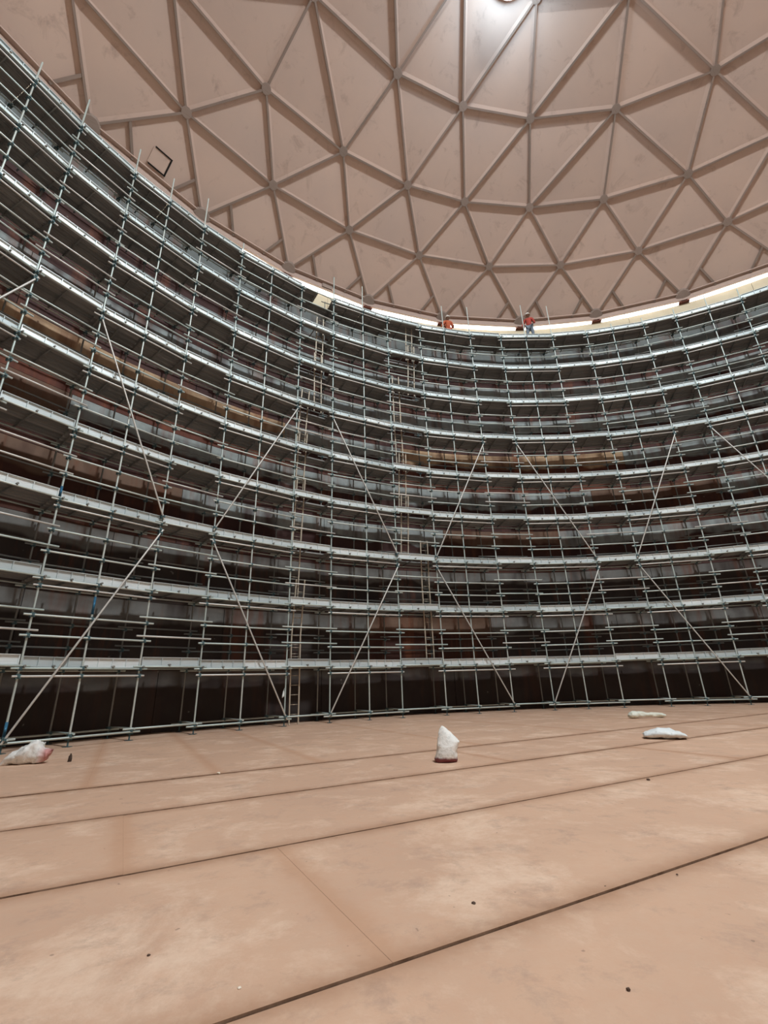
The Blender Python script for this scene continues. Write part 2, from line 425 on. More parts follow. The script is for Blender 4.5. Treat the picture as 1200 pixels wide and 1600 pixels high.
# I section: web and a wider lower flange hung under the sheet
IPTS = [(-0.02, 0.02), (-0.02, -0.085), (-0.04, -0.085), (-0.04, -0.10), (0.04, -0.10), (0.04, -0.085), (0.02, -0.085), (0.02, 0.02)]
strut_me = profile_x('roof_strut', IPTS, M['strut'])
rest = bmesh.new()
for (p, q), r in edges.items():
    if p[0] == 0 and q[0] == 0: continue          # rim beam is built below
    a, b = P(p), P(q); n = ((a + b) / 2 - CEN).normalized(); m = along(a, b, n)
    if in_view(a) or in_view(b) or in_view((a + b) / 2):
        o = mesh_obj('roof_strut', strut_me, ceiling); o.matrix_world = m
    else:
        tmp = bmesh.new(); tmp.from_mesh(strut_me); bmesh.ops.transform(tmp, matrix=m, verts=tmp.verts)
        mm = bpy.data.meshes.new('t'); tmp.to_mesh(mm); tmp.free(); rest.from_mesh(mm); bpy.data.meshes.remove(mm)
tag(mesh_obj('far_roof_struts', from_bm('far_roof_struts', rest, M['strut']), ceiling), kind='stuff')
# hub plates
bm = bmesh.new()
for zz, rr in ((-0.150, 0.27), (-0.185, 0.27), (-0.20, 0.20)):
    pass
def disc_bm(rings, n=14):
    bm = bmesh.new(); prev = None
    for zz, rr in rings:
        cur = [bm.verts.new((rr * cos(2 * PI * i / n), rr * sin(2 * PI * i / n), zz)) for i in range(n)]
        if prev:
            for i in range(n): bm.faces.new((prev[i], prev[(i + 1) % n], cur[(i + 1) % n], cur[i]))
        else: bm.faces.new(cur)
        prev = cur
    bm.faces.new(prev[::-1]); bmesh.ops.recalc_face_normals(bm, faces=bm.faces); return bm
bm.free()
hub_me = from_bm('roof_hub', disc_bm([(-0.09, 0.20), (-0.112, 0.20), (-0.117, 0.18)]), M['strut'])
for r in range(1, len(RN)):
    for p in RN[r]:
        if in_view(p):
            n = (p - CEN).normalized(); x = n.orthogonal().normalized()
            o = mesh_obj('roof_hub', hub_me, ceiling); o.matrix_world = frame_to(x, n.cross(x), n, p)
# corner purlins of the rim triangles, seen as short bars
purl_me = profile_x('roof_purlin', [(-0.02, 0.02), (-0.02, -0.06), (-0.05, -0.06), (-0.05, -0.085), (0.05, -0.085), (0.05, -0.06), (0.02, -0.06), (0.02, 0.02)], M['strut'])
nr = len(RN[0])
for i in range(nr):
    a, b = RN[0][i], RN[0][(i + 1) % nr]
    if not (in_view(a, .2) or in_view(b, .2)): continue
    apex = min(RN[1], key=lambda p: (p - (a + b) / 2).length)
    for s, e in ((a.lerp(apex, 0.40), a.lerp(b, 0.34)), (b.lerp(apex, 0.38), b.lerp(a, 0.32))):
        o = mesh_obj('roof_purlin', purl_me, ceiling); o.matrix_world = along(s, e, ((a + b + apex) / 3 - CEN).normalized())
# rim beam: top chord angle and fascia channel, one length per bay, standing on brackets
fascia_me = profile_x('rim_beam', [(-0.06, 0.06), (-0.06, -0.28), (-0.12, -0.28), (-0.12, -0.31), (0.0, -0.31), (0.0, 0.0), (0.16, 0.0), (0.16, 0.06)], M['rim'])
lip_me = profile_x('rim_lip', [(-0.13, 0.05), (-0.13, 0.0), (-0.065, 0.0), (-0.065, 0.05)], M['strut'])
bm = bmesh.new()
box_bm(bm, (0, 0, 0.02), (0.5, 0.36, 0.04)); box_bm(bm, (-0.14, 0, 0.25), (0.05, 0.3, 0.44)); box_bm(bm, (0.14, 0, 0.25), (0.05, 0.3, 0.44))
box_bm(bm, (0, 0, 0.2), (0.3, 0.05, 0.34)); box_bm(bm, (0, 0, 0.50), (0.44, 0.34, 0.06)); box_bm(bm, (0, 0, 0.56), (0.5, 0.10, 0.12))
bracket_me = from_bm('rim_bracket', bm, M['foot'])
cap_me = from_bm('rim_hub', disc_bm([(0.05, 0.36), (-0.10, 0.36), (-0.14, 0.28)], 12), M['strut'])
for i in range(nr):
    a, b = RN[0][i], RN[0][(i + 1) % nr]
    o = mesh_obj('rim_beam', fascia_me, ceiling); o.matrix_world = along(b, a, (0, 0, 1))
    o = mesh_obj('rim_lip', lip_me, ceiling); o.matrix_world = along(b, a, (0, 0, 1))
    az = math.atan2(a.x, a.y); out = Vector((sin(az), cos(az), 0)); tan = Vector((cos(az), -sin(az), 0))
    o = mesh_obj('rim_bracket', bracket_me, ceiling); o.matrix_world = frame_to(tan, -out, Vector((0, 0, 1)), pol(az, RW + 0.0, WALL_TOP))
    n = (a - CEN).normalized(); x = n.orthogonal().normalized()
    o = mesh_obj('rim_hub', cap_me, ceiling); o.matrix_world = frame_to(x, n.cross(x), n, a)
a, b = RN[0][3], RN[0][4]; pp = a.lerp(b, .47); pn = Vector((pp.x, pp.y, 0)).normalized(); pt = (b - a).normalized()
bm = bmesh.new(); box_bm(bm, (0, 0, 0), (.55, .03, .26))
o = mesh_obj('cover_plate', from_bm('cover_plate', bm, M['strut']), ceiling); o.matrix_world = frame_to(pt, pn, Vector((0, 0, 1)), pp - pn * .035 - Vector((0, 0, .13)))
# hatch lid in the left panel, standing open on three sides
hc = Vector((-16.85, 12.73, 20.87)); hc = CEN + (hc - CEN).normalized() * (DOME_RS - 0.33)
tri = min(tris, key=lambda t: ((P(t[0]) + P(t[1]) + P(t[2])) / 3 - hc).length)
A3 = [P(q) for q in tri]; hn = (A3[1] - A3[0]).cross(A3[2] - A3[0]).normalized()
if hn.dot(hc - CEN) < 0: hn = -hn
hx = (Vector((-16.5, 12.86, 21.07)) - Vector((-16.86, 12.38, 21.07))); hx = (hx - hn * hx.dot(hn)).normalized(); hy = hn.cross(hx)
hc = hc - hn * (hc - A3[0]).dot(hn) - hn * 0.0
bm = bmesh.new(); box_bm(bm, (-.02, 0, -0.02), (0.66, 0.60, 0.03))
hatch = mesh_obj('hatch_lid', from_bm('hatch_lid', bm, M['dome']), ceiling); hatch.matrix_world = frame_to(hx, hy, hn, hc)
bm = bmesh.new()
for c, s in (((0.355, 0.0, -0.03), (0.05, 0.71, 0.05)), ((0.03, 0.33, -0.03), (0.66, 0.05, 0.05)), ((0.03, -0.33, -0.03), (0.66, 0.05, 0.05))): box_bm(bm, c, s)
tag(mesh_obj('open_joint', from_bm('open_joint', bm, M['black']), hatch), label='black open joint on three sides of the lid')

# ------------------------------------------------------------------ roof lights: ring frame and a domed translucent lens
k = N('roof_light_lens', 0.3); k.color((0.9, 0.95, 1.0))
k.b.inputs['Emission Color'].default_value = (0.93, 0.98, 1.0, 1); k.b.inputs['Emission Strength'].default_value = 4.0
M['lens'] = k.m
def roof_light(name, c, r):
    n = (c - CEN).normalized(); x = n.orthogonal().normalized(); mt = frame_to(x, n.cross(x), n, c)
    e = empty(name, (0, 0, 0), kind='structure')
    l = mesh_obj('lens', from_bm('lens', disc_bm([(-0.26, r), (-0.42, r * .95), (-0.58, r * .8), (-0.70, r * .55), (-0.75, r * .2)], 28), M['lens'], True), e); l.matrix_world = mt
    bm = bmesh.new(); nn = 28; R2 = [(r * 1.0, -0.30), (r * 1.1, -0.30), (r * 1.1, 0.12), (r * 1.0, 0.12)]
    vs = [[bm.verts.new((rr * cos(2 * PI * i / nn), rr * sin(2 * PI * i / nn), zz)) for rr, zz in R2] for i in range(nn)]
    for i in range(nn):
        for q in range(4): bm.faces.new((vs[i][q], vs[i][(q + 1) % 4], vs[(i + 1) % nn][(q + 1) % 4], vs[(i + 1) % nn][q]))
    bmesh.ops.recalc_face_normals(bm, faces=bm.faces)
    f = mesh_obj('frame', from_bm('frame', bm, M['rim']), e); f.matrix_world = mt
roof_light('window_1', SKY1, 0.75)
roof_light('window_2', SKY2, 1.5)  # added unseen light, goes with the crown fill lamp

# ------------------------------------------------------------------ scaffold
TUBE = tube_mesh('tube', 0.0245, M['tube']); TUBE_OLD = tube_mesh('tube_dull', 0.0245, M['tube_old']); TUBE_NEW = tube_mesh('tube_pale', 0.0245, M['tube_new']); SLEEVE = tube_mesh('sleeve', 0.030, M['blue'])
# steel plank: top with two turned-down lips; underside shows the channel
PLANK = profile_x('deck_plank', [(-0.11, 0), (0.11, 0), (0.11, -0.05), (0.095, -0.05), (0.095, -0.008), (0.03, -0.008), (0.03, -0.025), (-0.03, -0.025), (-0.03, -0.008), (-0.095, -0.008), (-0.095, -0.05), (-0.11, -0.05)], M['plank'])
def toe_mesh(name, ribs, mat):
    """steel plank stood on edge, its hollow side to the tank centre: web, lips and stiffener ribs (y<0 faces inwards)"""
    bm = bmesh.new()
    box_bm(bm, (0.5, 0.0, 0.115), (1, 0.008, 0.23)); box_bm(bm, (0.5, -0.027, 0.225), (1, 0.05, 0.012)); box_bm(bm, (0.5, -0.032, 0.010), (1, 0.06, 0.02))
    for i in range(ribs + 1): box_bm(bm, (0.006 + 0.988 * i / ribs, -0.024, 0.115), (0.011, 0.044, 0.215))
    return from_bm(name, bm, mat)
TOE4, TOE3 = toe_mesh('toe_board', 4, M['toe']), toe_mesh('toe_board_short', 3, M['toe'])
bm = bmesh.new()
box_bm(bm, (0, 0, 0.006), (0.15, 0.15, 0.012))
for r_, z0, z1 in ((0.019, 0.012, 0.22), (0.045, 0.14, 0.17)):
    m8 = [[bm.verts.new((r_ * cos(2 * PI * i / 8), r_ * sin(2 * PI * i / 8), z)) for i in range(8)] for z in (z0, z1)]
    for i in range(8): bm.faces.new((m8[0][i], m8[0][(i + 1) % 8], m8[1][(i + 1) % 8], m8[1][i]))
    bm.faces.new(m8[1])
box_bm(bm, (0, 0, 0.155), (0.16, 0.022, 0.02))
JACK = from_bm('base_plate', bm, M['coupler'])
def tube(name, a, b, parent, me=None, over=0.0):
    a = Vector(a); b = Vector(b); d = (b - a).normalized(); a = a - d * over; b = b + d * over
    o = mesh_obj(name, me or TUBE, parent)
    up = (0, 0, 1) if abs(d.z) < 0.9 else (1, 0, 0)
    o.matrix_world = along(a, b, up); return o

MODS = [(-3, -2, -1), (0, 1, 2), (3, 4, 5), (6, 7, 8), (9, 10, 11), (12, 13, 14), (15, 16, 17), (18, 19, 20), (21, 22, 23)]
LAB = ['scaffold tower at the left edge, cut off by the picture frame beside the blue-footed one',
       'scaffold tower with a blue painted brace foot behind the pink-stained sack',
       'scaffold tower between the blue-footed tower and the lowest access ladder',
       'scaffold tower just right of the lowest ladder, its lower brace rising to the right',
       'scaffold tower behind the upright white sack, bracing leaning up to the left',
       'scaffold tower below the crouching pair of roof workers\' right man in red',
       'scaffold tower behind the flat white sack and the knotted white sack',
       'scaffold tower second from the right edge, only its upper decks inside the frame',
       'scaffold tower at the extreme right edge, only a corner of its top decks in view']
LAB[5] = 'scaffold tower under the standing worker in red, right of the tower behind the upright sack'
ladder_bays = {(2, 'x'): 0}
LADDERS = []                                        # (module whose link bay, lift, place along the bay)
def nodes(mod):
    a, c = pol(rad(AZ[mod[0]]), RI), pol(rad(AZ[mod[2]]), RI)
    b = pol(rad(AZ[mod[1]]), RI); t = (b - a).dot(c - a) / (c - a).length_squared
    b2 = a.lerp(c, t); b = b2 * 0.6 + b * 0.4
    d = (c - a).normalized(); n = Vector((-d.y, d.x, 0))
    if n.dot(a) < 0: n = -n
    w = RO - RI
    return [a, b, c], [a + n * w, b + n * w, c + n * w], d, n
NODE = [nodes(m) for m in MODS]
TOPX = {-3: 1.0, -2: .95, -1: 1.4, 0: 1.35, 1: 1.3, 2: 1.7, 3: .65, 4: .15, 5: .12, 6: 1.5, 7: 1.6, 8: .5, 9: .5, 10: 1.7, 11: 1.9, 12: .15, 13: 2.2, 14: 2.1, 15: .2, 16: .45, 17: .5, 18: .6, 19: .9, 20: .7, 21: 1.2, 22: .5, 23: .9}
LADDER_BAY = {2: {0: .33, 1: .29, 2: .22, 3: .25, 4: .25, 5: .25, 6: .68, 7: .68}, 3: {1: .80, 2: .78, 3: .32, 4: .32, 5: .32, 6: .30, 7: .72, 8: .72}}
UPV = Vector((0, 0, 1))
def rj(s=0.02): return random.uniform(-s, s)
for mi, mod in enumerate(MODS):
    I, O, d, n = NODE[mi]
    base = (I[1] + O[1]) / 2
    root = empty('scaffold_tower', (0, 0, 0), LAB[mi], 'scaffold', 'scaffold towers round the tank wall')
    root.location = base
    bpy.context.view_layer.update() if False else None
    inv = Matrix.Translation(-base)
    made = []
    def T(name, a, b, me=None, over=0.0):
        o = tube(name, a, b, root, me, over); made.append(o); return o
    def B(name, me, m):
        o = mesh_obj(name, me, root); o.matrix_world = m; made.append(o); return o
    coup = bmesh.new()
    def CP(p, ax):
        y = ax.cross(UPV).normalized()
        box_bm(coup, (0, 0, 0), (0.10, 0.12, 0.10), frame_to(ax, y, UPV, p))
        box_bm(coup, (0, 0, 0), (0.05, 0.19, 0.045), frame_to(ax, y, UPV, p))
    # standards and jacks
    for q in range(3):
        top = HL[9] + TOPX[mod[q]]
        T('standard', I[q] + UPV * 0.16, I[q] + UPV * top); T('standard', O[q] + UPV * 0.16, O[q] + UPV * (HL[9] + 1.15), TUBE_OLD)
        for p in (I[q], O[q]): B('base_plate', JACK, Matrix.Translation(p))
    # foot ties
    fi, fo = -n * 0.05, n * 0.05
    T('foot_tie', I[0] + fi + UPV * .20, I[2] + fi + UPV * .20, None, .22); T('foot_tie', O[0] - fo + UPV * .22, O[2] - fo + UPV * .22, None, .25)
    for q in range(3): T('foot_tie', I[q] + d * .05 + UPV * .27, O[q] + d * .05 + UPV * .27, None, .12); CP(I[q] + UPV * .22, d); CP(O[q] + UPV * .24, d)
    nxt = NODE[mi + 1] if mi + 1 < len(MODS) else None
    if nxt:
        LI, LO = (I[2], nxt[0][0]), (O[2], nxt[1][0]); ld = (LI[1] - LI[0]).normalized(); ln = Vector((-ld.y, ld.x, 0))
        if ln.dot(LI[0]) < 0: ln = -ln
        T('foot_tie', LI[0] - ln * .05 + UPV * .27, LI[1] - ln * .05 + UPV * .27, None, .2)
    for lv in range(1, 10):
        h = HL[lv]; hz = UPV * h
        gi = -n * 0.05
        T('deck_ledger', I[0] + gi + hz, I[2] + gi + hz, None, .18); T('deck_ledger', O[0] - n * .05 + hz, O[2] - n * .05 + hz, None, .18)
        T('lower_ledger', I[0] + gi * .9 + hz - UPV * .17, I[2] + gi * .9 + hz - UPV * .17, TUBE_NEW, .16 + rj(.08))
        rails = [(0.68, 'mid_rail'), (1.20, 'guard_rail')] if lv < 9 else []
        for rz, nm in rails:
            e = rj(.04)
            T(nm, I[0] + gi + hz + UPV * (rz + e), I[2] + gi + hz + UPV * (rz + e), None, .16 + rj(.05))
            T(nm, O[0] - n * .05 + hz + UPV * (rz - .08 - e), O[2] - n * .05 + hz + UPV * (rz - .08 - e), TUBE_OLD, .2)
            for q in range(3): CP(I[q] + hz + UPV * (rz + e), d); CP(O[q] + hz + UPV * (rz - .08 - e), d)
        if lv == 9:
            for rz, nm in ((.55, 'mid_rail'), (1.05, 'guard_rail')): T(nm, O[0] - n * .05 + hz + UPV * rz, O[2] - n * .05 + hz + UPV * rz, TUBE_OLD, .2)
        for q in range(3):
            CP(I[q] + hz, d); CP(O[q] + hz, d); CP(I[q] + hz - UPV * .17, d)
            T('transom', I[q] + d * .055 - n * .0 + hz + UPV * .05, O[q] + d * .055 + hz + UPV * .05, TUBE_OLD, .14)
        for q in range(2):
            for fr in (.5,):
                T('transom', I[q].lerp(I[q + 1], fr) + hz + UPV * .05, O[q].lerp(O[q + 1], fr) + hz + UPV * .05, TUBE_OLD, .12)
        # planks of the two bays, toe boards
        for q in range(2):
            for w in range(5):
                off = n * (0.16 + w * 0.235)
                B('deck_plank', PLANK, along(I[q] + off + hz + UPV * .126 - d * (.07 if q == 0 else -.005), I[q + 1] + off + hz + UPV * (.126 + rj(.006)) + d * (.07 if q == 1 else -.005), UPV))
            B('toe_board', TOE4, along(I[q] + n * .036 + d * (.01 + rj(.015)) + hz + UPV * (.03 + rj(.008)), I[q + 1] + n * .036 - d * .01 + hz + UPV * (.03 + rj(.008)), UPV))
        # link bay to the next tower
        if nxt:
            lz = UPV * (h + .055)
            T('deck_ledger', LI[0] - ln * .05 + lz, LI[1] - ln * .05 + lz, None, .17); T('deck_ledger', LO[0] - ln * .05 + lz, LO[1] - ln * .05 + lz, None, .2)
            for rz, nm in ([(0.74, 'mid_rail'), (1.26, 'guard_rail')] if lv < 9 else []):
                e = rj(.05)
                T(nm, LI[0] - ln * .06 + lz + UPV * (rz + e), LI[1] - ln * .06 + lz + UPV * (rz + e), TUBE_NEW if random.random() < .3 else None, .18 + rj(.06))
                T(nm, LO[0] - ln * .06 + lz + UPV * (rz - .12), LO[1] - ln * .06 + lz + UPV * (rz - .12), TUBE_OLD, .2)
            for fr in (.46,):
                T('transom', LI[0].lerp(LI[1], fr) + lz + UPV * .05, LO[0].lerp(LO[1], fr) + lz + UPV * .05, TUBE_OLD, .1)
            gapb = mi == 2 and lv == 9
            lad = lv - 1 in LADDER_BAY.get(mi, {}) and lv < 9
            for w in range(5):
                if lad and w in (1, 2) and not gapb: continue
                u = (0.16 + w * 0.235) / (RO - RI)
                a, b = LI[0].lerp(LO[0], u), LI[1].lerp(LO[1], u)
                if gapb and w < 3: b = a.lerp(b, .52)
                B('deck_plank', PLANK, along(a + lz + UPV * .132, b + lz + UPV * .132, UPV))
            if not gapb:
                B('toe_board', TOE3, along(LI[0] + ln * .04 + ld * .04 + UPV * (h + .075), LI[1] + ln * .04 - ld * .04 + UPV * (h + .075 + rj(.01)), UPV))
    # long façade braces in a zigzag over two bays and three lifts
    f0, f1 = (0, 2) if mi % 2 == 1 else (2, 0)
    if mi == 5: f0, f1 = 0, 2
    if mi == 6: f0, f1 = 2, 0
    if mi == 7: f0, f1 = 0, 2
    if mi == 8: f0, f1 = 2, 0
    if mi == 4: f0, f1 = 2, 0
    if mi == 3: f0, f1 = 0, 2
    if mi == 2: f0, f1 = 2, 0
    if mi == 1: f0, f1 = 0, 2
    if mi == 0: f0, f1 = 2, 0
    bo = -n * .10
    T('brace', I[f0] + bo + UPV * .28, I[f1] + bo + UPV * (HL[3] - .28), TUBE_NEW, .1)
    T('brace', I[f1] + bo + UPV * (HL[3] + .22), I[f0] + bo + UPV * (HL[6] - .28), TUBE_NEW, .1)
    for p, z in ((f0, .28), (f1, HL[3] - .28), (f1, HL[3] + .22), (f0, HL[6] - .28)): CP(I[p] + UPV * z - n * .05, d)
    if mi == 1:
        for q, z0, z1 in ((0, .3, .62), (0, HL[3] + .08, HL[3] + .38), (1, HL[1] + 1.3, HL[1] + 1.75), (2, HL[3] - .5, HL[3] - .1)):
            tag(T('painted_sleeve', I[q] + UPV * z0, I[q] + UPV * z1, SLEEVE), label='blue painted length of tube')
    cm = mesh_obj('couplers', from_bm('couplers', coup, M['coupler']), root); made.append(cm); tag(cm, kind='stuff')
    for o in made: o.matrix_world = inv @ o.matrix_world if o is not cm else inv
    for o in made: o.matrix_local = o.matrix_local  # parent is a pure translation

# ------------------------------------------------------------------ access ladders
RUNG = tube_mesh('rung', 0.013, M['ladder'], 6); STILE = profile_x('stile', [(-0.02, -0.02), (0.02, -0.02), (0.02, 0.02), (-0.02, 0.02)], M['ladder'])
ORD = ['ground', 'first', 'second', 'third', 'fourth', 'fifth', 'sixth', 'seventh', 'eighth']
for mi, lifts in LADDER_BAY.items():
    I, O, d, n = NODE[mi]; nx = NODE[mi + 1]
    for lv, fr in lifts.items():
        u = .36
        a = I[2].lerp(O[2], u); b = nx[0][0].lerp(nx[1][0], u); ld = (b - a).normalized(); ln = Vector((-ld.y, ld.x, 0))
        if ln.dot(a) < 0: ln = -ln
        p = a.lerp(b, fr) + UPV * (0 if lv == 0 else HL[lv] + .19)
        if lv == 0:
            lab = 'steel ladder standing on the floor, rising to the lowest deck'
        else:
            lab = 'steel ladder from the %s deck up, in the %s ladder bay' % (ORD[lv], 'left' if mi == 2 else 'right')
        r = empty('ladder', p, lab, 'ladder', 'access ladders in the scaffold')
        H = HL[lv + 1] - (HL[lv] + .19 if lv else 0) + (1.0 if lv < 8 else .8)
        tilt = ln * (-0.05 * H) + ld * rj(.04) * H
        s0, s1 = ld * -.16, ld * .16
        for s in (s0, s1):
            o = mesh_obj('stile', STILE, r); o.matrix_local = along(s, s + tilt + UPV * H, ln)
        k_ = 1
        while k_ * .30 < H - .1:
            t = k_ * .30 / H; c = (tilt + UPV * H) * t
            o = mesh_obj('rung', RUNG, r); o.matrix_local = along(c + s0, c + s1, UPV); k_ += 1

# ------------------------------------------------------------------ sacks, rag and small rubbish on the floor
def sack_mat(name, stain, z_or_x, lo, hi, col=(0.86, 0.88, 0.86)):
    k = N(name, 0.55)
    v = k.coord('Object'); sp = k.n('ShaderNodeSeparateXYZ'); k.l(v, sp.inputs[0])
    d = k.math('ADD', sp.outputs[z_or_x], k.math('MULTIPLY', k.math('SUBTRACT', k.noise(v, 9, 3), .5), .08))
    m = k.n('ShaderNodeMapRange'); m.inputs[1].default_value = lo; m.inputs[2].default_value = hi; k.l(d, m.inputs[0])
    base = k.mix(k.ramp(k.noise(v, 16, 3, .6), [(.56, 0.0), (.68, .55)]), col, (0.50, 0.56, 0.56))
    k.color(k.mix(m.outputs[0], base, stain)); k.bump(k.noise(v, 22, 4), .5, .02); return k.m
def sack(name, loc, rz, secs, mat, label, nseg=28, crumple=.02, seed=1):
    """loft of rounded, creased cross sections: (position along the axis xyz, half width, half thickness)"""
    from mathutils import noise
    bm = bmesh.new(); rows = []
    # smooth resample of the sections
    fine = []
    for i in range(len(secs) - 1):
        for q in range(4):
            t = q / 4; s = t * t * (3 - 2 * t)
            fine.append([x + (y - x) * s for x, y in zip(secs[i], secs[i + 1])])
    fine.append(list(secs[-1]))
    for (cx, cy, cz, hw, ht) in fine:
        row = []
        for i in range(nseg):
            a = 2 * PI * i / nseg; ca, sa = cos(a), sin(a)
            e = .75
            p = Vector((cx + hw * math.copysign(abs(ca) ** e, ca), cy, cz)) if False else None
            row.append((hw * math.copysign(abs(ca) ** e, ca), ht * math.copysign(abs(sa) ** .9, sa)))
        rows.append(((cx, cy, cz), row))
    V = []
    for j, (c, row) in enumerate(rows):
        vs = []
        for (u, w) in row:
            p = Vector((c[0] + u, c[1] + w, c[2])) if mode == 'up' else Vector((c[0], c[1] + u, c[2] + w))
            p += noise.noise_vector(p * 7 + Vector((seed, 0, 0))) * crumple + noise.noise_vector(p * 17) * crumple * .5
            p.z = max(p.z, 0.004); vs.append(bm.verts.new(p))
        V.append(vs)
    for j in range(len(V) - 1):
        for i in range(nseg): bm.faces.new((V[j][i], V[j][(i + 1) % nseg], V[j + 1][(i + 1) % nseg], V[j + 1][i]))
    bm.faces.new(V[0]); bm.faces.new(V[-1])
    bmesh.ops.recalc_face_normals(bm, faces=bm.faces)
    o = mesh_obj(name, from_bm(name, bm, mat, True)); o.location = loc; o.rotation_euler = (0, 0, rz)
    tag(o, label, 'sack', 'woven sacks left on the floor'); return o
mode = 'up'
sack('sack', (-7.52, 8.46, 0), rad(-6), [(-.015, 0, 0, .165, .10), (-.01, 0, .05, .175, .13), (.0, 0, .13, .155, .13), (.02, .0, .22, .155, .12), (.035, .01, .28, .165, .10), (.012, .02, .36, .125, .07), (-.025, .04, .45, .06, .035), (-.045, .05, .505, .012, .012)],
     sack_mat('white_sack_maroon_foot', (0.20, 0.06, 0.07), 2, .085, .05), 'white woven sack standing upright with a pinched top and dark red foot', seed=3)
mode = 'lie'
sack('sack', (-14.86, 9.72, 0), rad(8), [(-.40, -.02, .025, .07, .02), (-.30, -.01, .09, .11, .08), (-.12, 0, .13, .16, .13), (.04, .02, .18, .18, .18), (.14, .02, .20, .17, .19), (.22, 0, .15, .13, .14), (.30, -.02, .14, .10, .10), (.38, -.02, .15, .05, .05)],
     sack_mat('white_sack_pink_end', (0.58, 0.28, 0.27), 0, .20, .34), 'slumped white sack with a pink stain at the foot of the blue-footed scaffold', crumple=.06, seed=8)
sack('sack', (-3.12, 10.40, 0), rad(-24), [(-.36, 0, .05, .16, .03), (-.30, 0, .07, .21, .05), (-.10, 0, .10, .25, .085), (.10, 0, .095, .25, .08), (.26, 0, .07, .21, .05), (.36, .02, .05, .15, .03)],
     sack_mat('flat_white_sack', (0.8, 0.84, 0.86), 0, 9, 10, (0.80, 0.86, 0.88)), 'flat white sack lying on the floor plates, nearest of the two at right', crumple=.03, seed=13)
sack('sack', (-.98, 15.10, 0), rad(-6), [(-.50, 0, .06, .10, .04), (-.44, 0, .09, .15, .08), (-.30, .01, .10, .15, .09), (-.20, .02, .10, .09, .07), (-.05, 0, .10, .075, .06), (.15, 0, .08, .065, .05), (.30, -.01, .08, .08, .05), (.40, -.02, .07, .11, .04), (.46, -.02, .06, .09, .03)],
     sack_mat('knotted_white_sack', (0.7, 0.7, 0.6), 0, 9, 10, (0.80, 0.84, 0.74)), 'long twisted white sack with a narrow waist lying nearest the scaffold foot', crumple=.03, seed=21)
# rag tied to the standard beside the lowest ladder
bm = bmesh.new(); gr = []
for j in range(9):
    z = -j * .032
    gr.append([bm.verts.new((-(.012 + .06 * min(1, j / 5)) * i / 4 - .005 * sin(j * 1.1), .014 * sin(i * 1.9 + j * .7), z - .01 * i)) for i in range(5)])
for j in range(8):
    for i in range(4): bm.faces.new((gr[j][i], gr[j][i + 1], gr[j + 1][i + 1], gr[j + 1][i]))
k = N('white_rag', .8); k.color((0.80, 0.86, 0.85))
rag = mesh_obj('rag', from_bm('rag', bm, k.m, True)); sm = rag.modifiers.new('thick', 'SOLIDIFY'); sm.thickness = .008
Ic = NODE[2][0][2]; rag.location = Ic + UPV * 1.12 + (CAM - Ic).normalized() * .03 - NODE[2][2] * .03
rag.rotation_euler = (0, 0, rad(35)); tag(rag, 'small white rag tied to the upright beside the lowest ladder', 'rag')

def chip(loc, s, col, label, cone=False, seed=0):
    rr = random.Random(seed); bm = bmesh.new()
    bmesh.ops.create_icosphere(bm, subdivisions=2, radius=1)
    for v in bm.verts:
        v.co *= 1 + rr.uniform(-.22, .22)
        if cone: v.co.x *= 1 - .45 * max(0, v.co.z); v.co.y *= 1 - .45 * max(0, v.co.z)
        v.co = Vector((v.co.x * s[0], v.co.y * s[1], max(v.co.z * s[2] + s[2] * .6, 0)))
    k = N('chip_' + str(seed), .8); k.color(col)
    o = mesh_obj('debris_chip', from_bm('debris_chip', bm, k.m)); o.location = loc
    tag(o, label, 'debris', 'bits of debris on the floor')
chip((-14.15, 9.82, 0), (.035, .035, .085), (.06, .04, .03), 'small dark cone-shaped lump just right of the slumped sack', True, 1)
chip((-10.86, 8.06, 0), (.025, .02, .014), (.8, .74, .62), 'small pale chip on a plate corner in front of the scaffold', False, 2)
def at(x, y):
    dv = F + RX * ((x - 600) / FPX) + UP * ((800 - y) / FPX); return CAM + dv * (-CAM.z / dv.z)
for i, (x, y, s, lab) in enumerate([(740, 1413, .013, 'dark flake just above the nearest long floor seam'), (982, 1547, .008, 'dark speck near the bottom edge, right of centre'),
                         (946, 1386, .007, 'dark speck below the nearest seam, mid right'), (1058, 1367, .006, 'tiny dark speck at the right below the nearest seam'),
                         (232, 1494, .008, 'dark speck on the near left plate'), (374, 1546, .009, 'pale speck just below the nearest seam at left'),
                         (1013, 1219, .02, 'dark lump lying on the second long seam at right')]):
    chip(at(x, y), (s, s, s * .6), (.75, .66, .55) if 'pale' in lab else (.09, .055, .04), lab, False, 10 + i)

# ------------------------------------------------------------------ workers on the top deck
def skin_chain(name, mat, verts, eds, root_i, parent=None, sub=1):
    me = bpy.data.meshes.new(name); me.from_pydata([v[:3] for v in verts], eds, []); me.materials.append(mat)
    o = mesh_obj(name, me, parent)
    md = o.modifiers.new('skin', 'SKIN'); md.use_smooth_shade = True
    for i, v in enumerate(verts):
        r = v[3]; me.skin_vertices[0].data[i].radius = (r, r if len(v) < 5 else v[4])
        me.skin_vertices[0].data[i].use_root = i == root_i
    sb = o.modifiers.new('smooth', 'SUBSURF'); sb.levels = sub; sb.render_levels = sub
    return o
def cloth(name, c, r=.8):
    k = N(name, r); v = k.coord('Object'); k.color(k.mix(k.ramp(k.noise(v, 14, 3), [(.4, 0.0), (.7, .5)]), c, tuple(x * .6 for x in c))); return k.m
SKIN = cloth('brown_skin', (0.16, 0.08, 0.05), .6); RED = cloth('red_coverall', (0.50, 0.09, 0.07)); ORANGE = cloth('orange_coverall', (0.62, 0.16, 0.08))
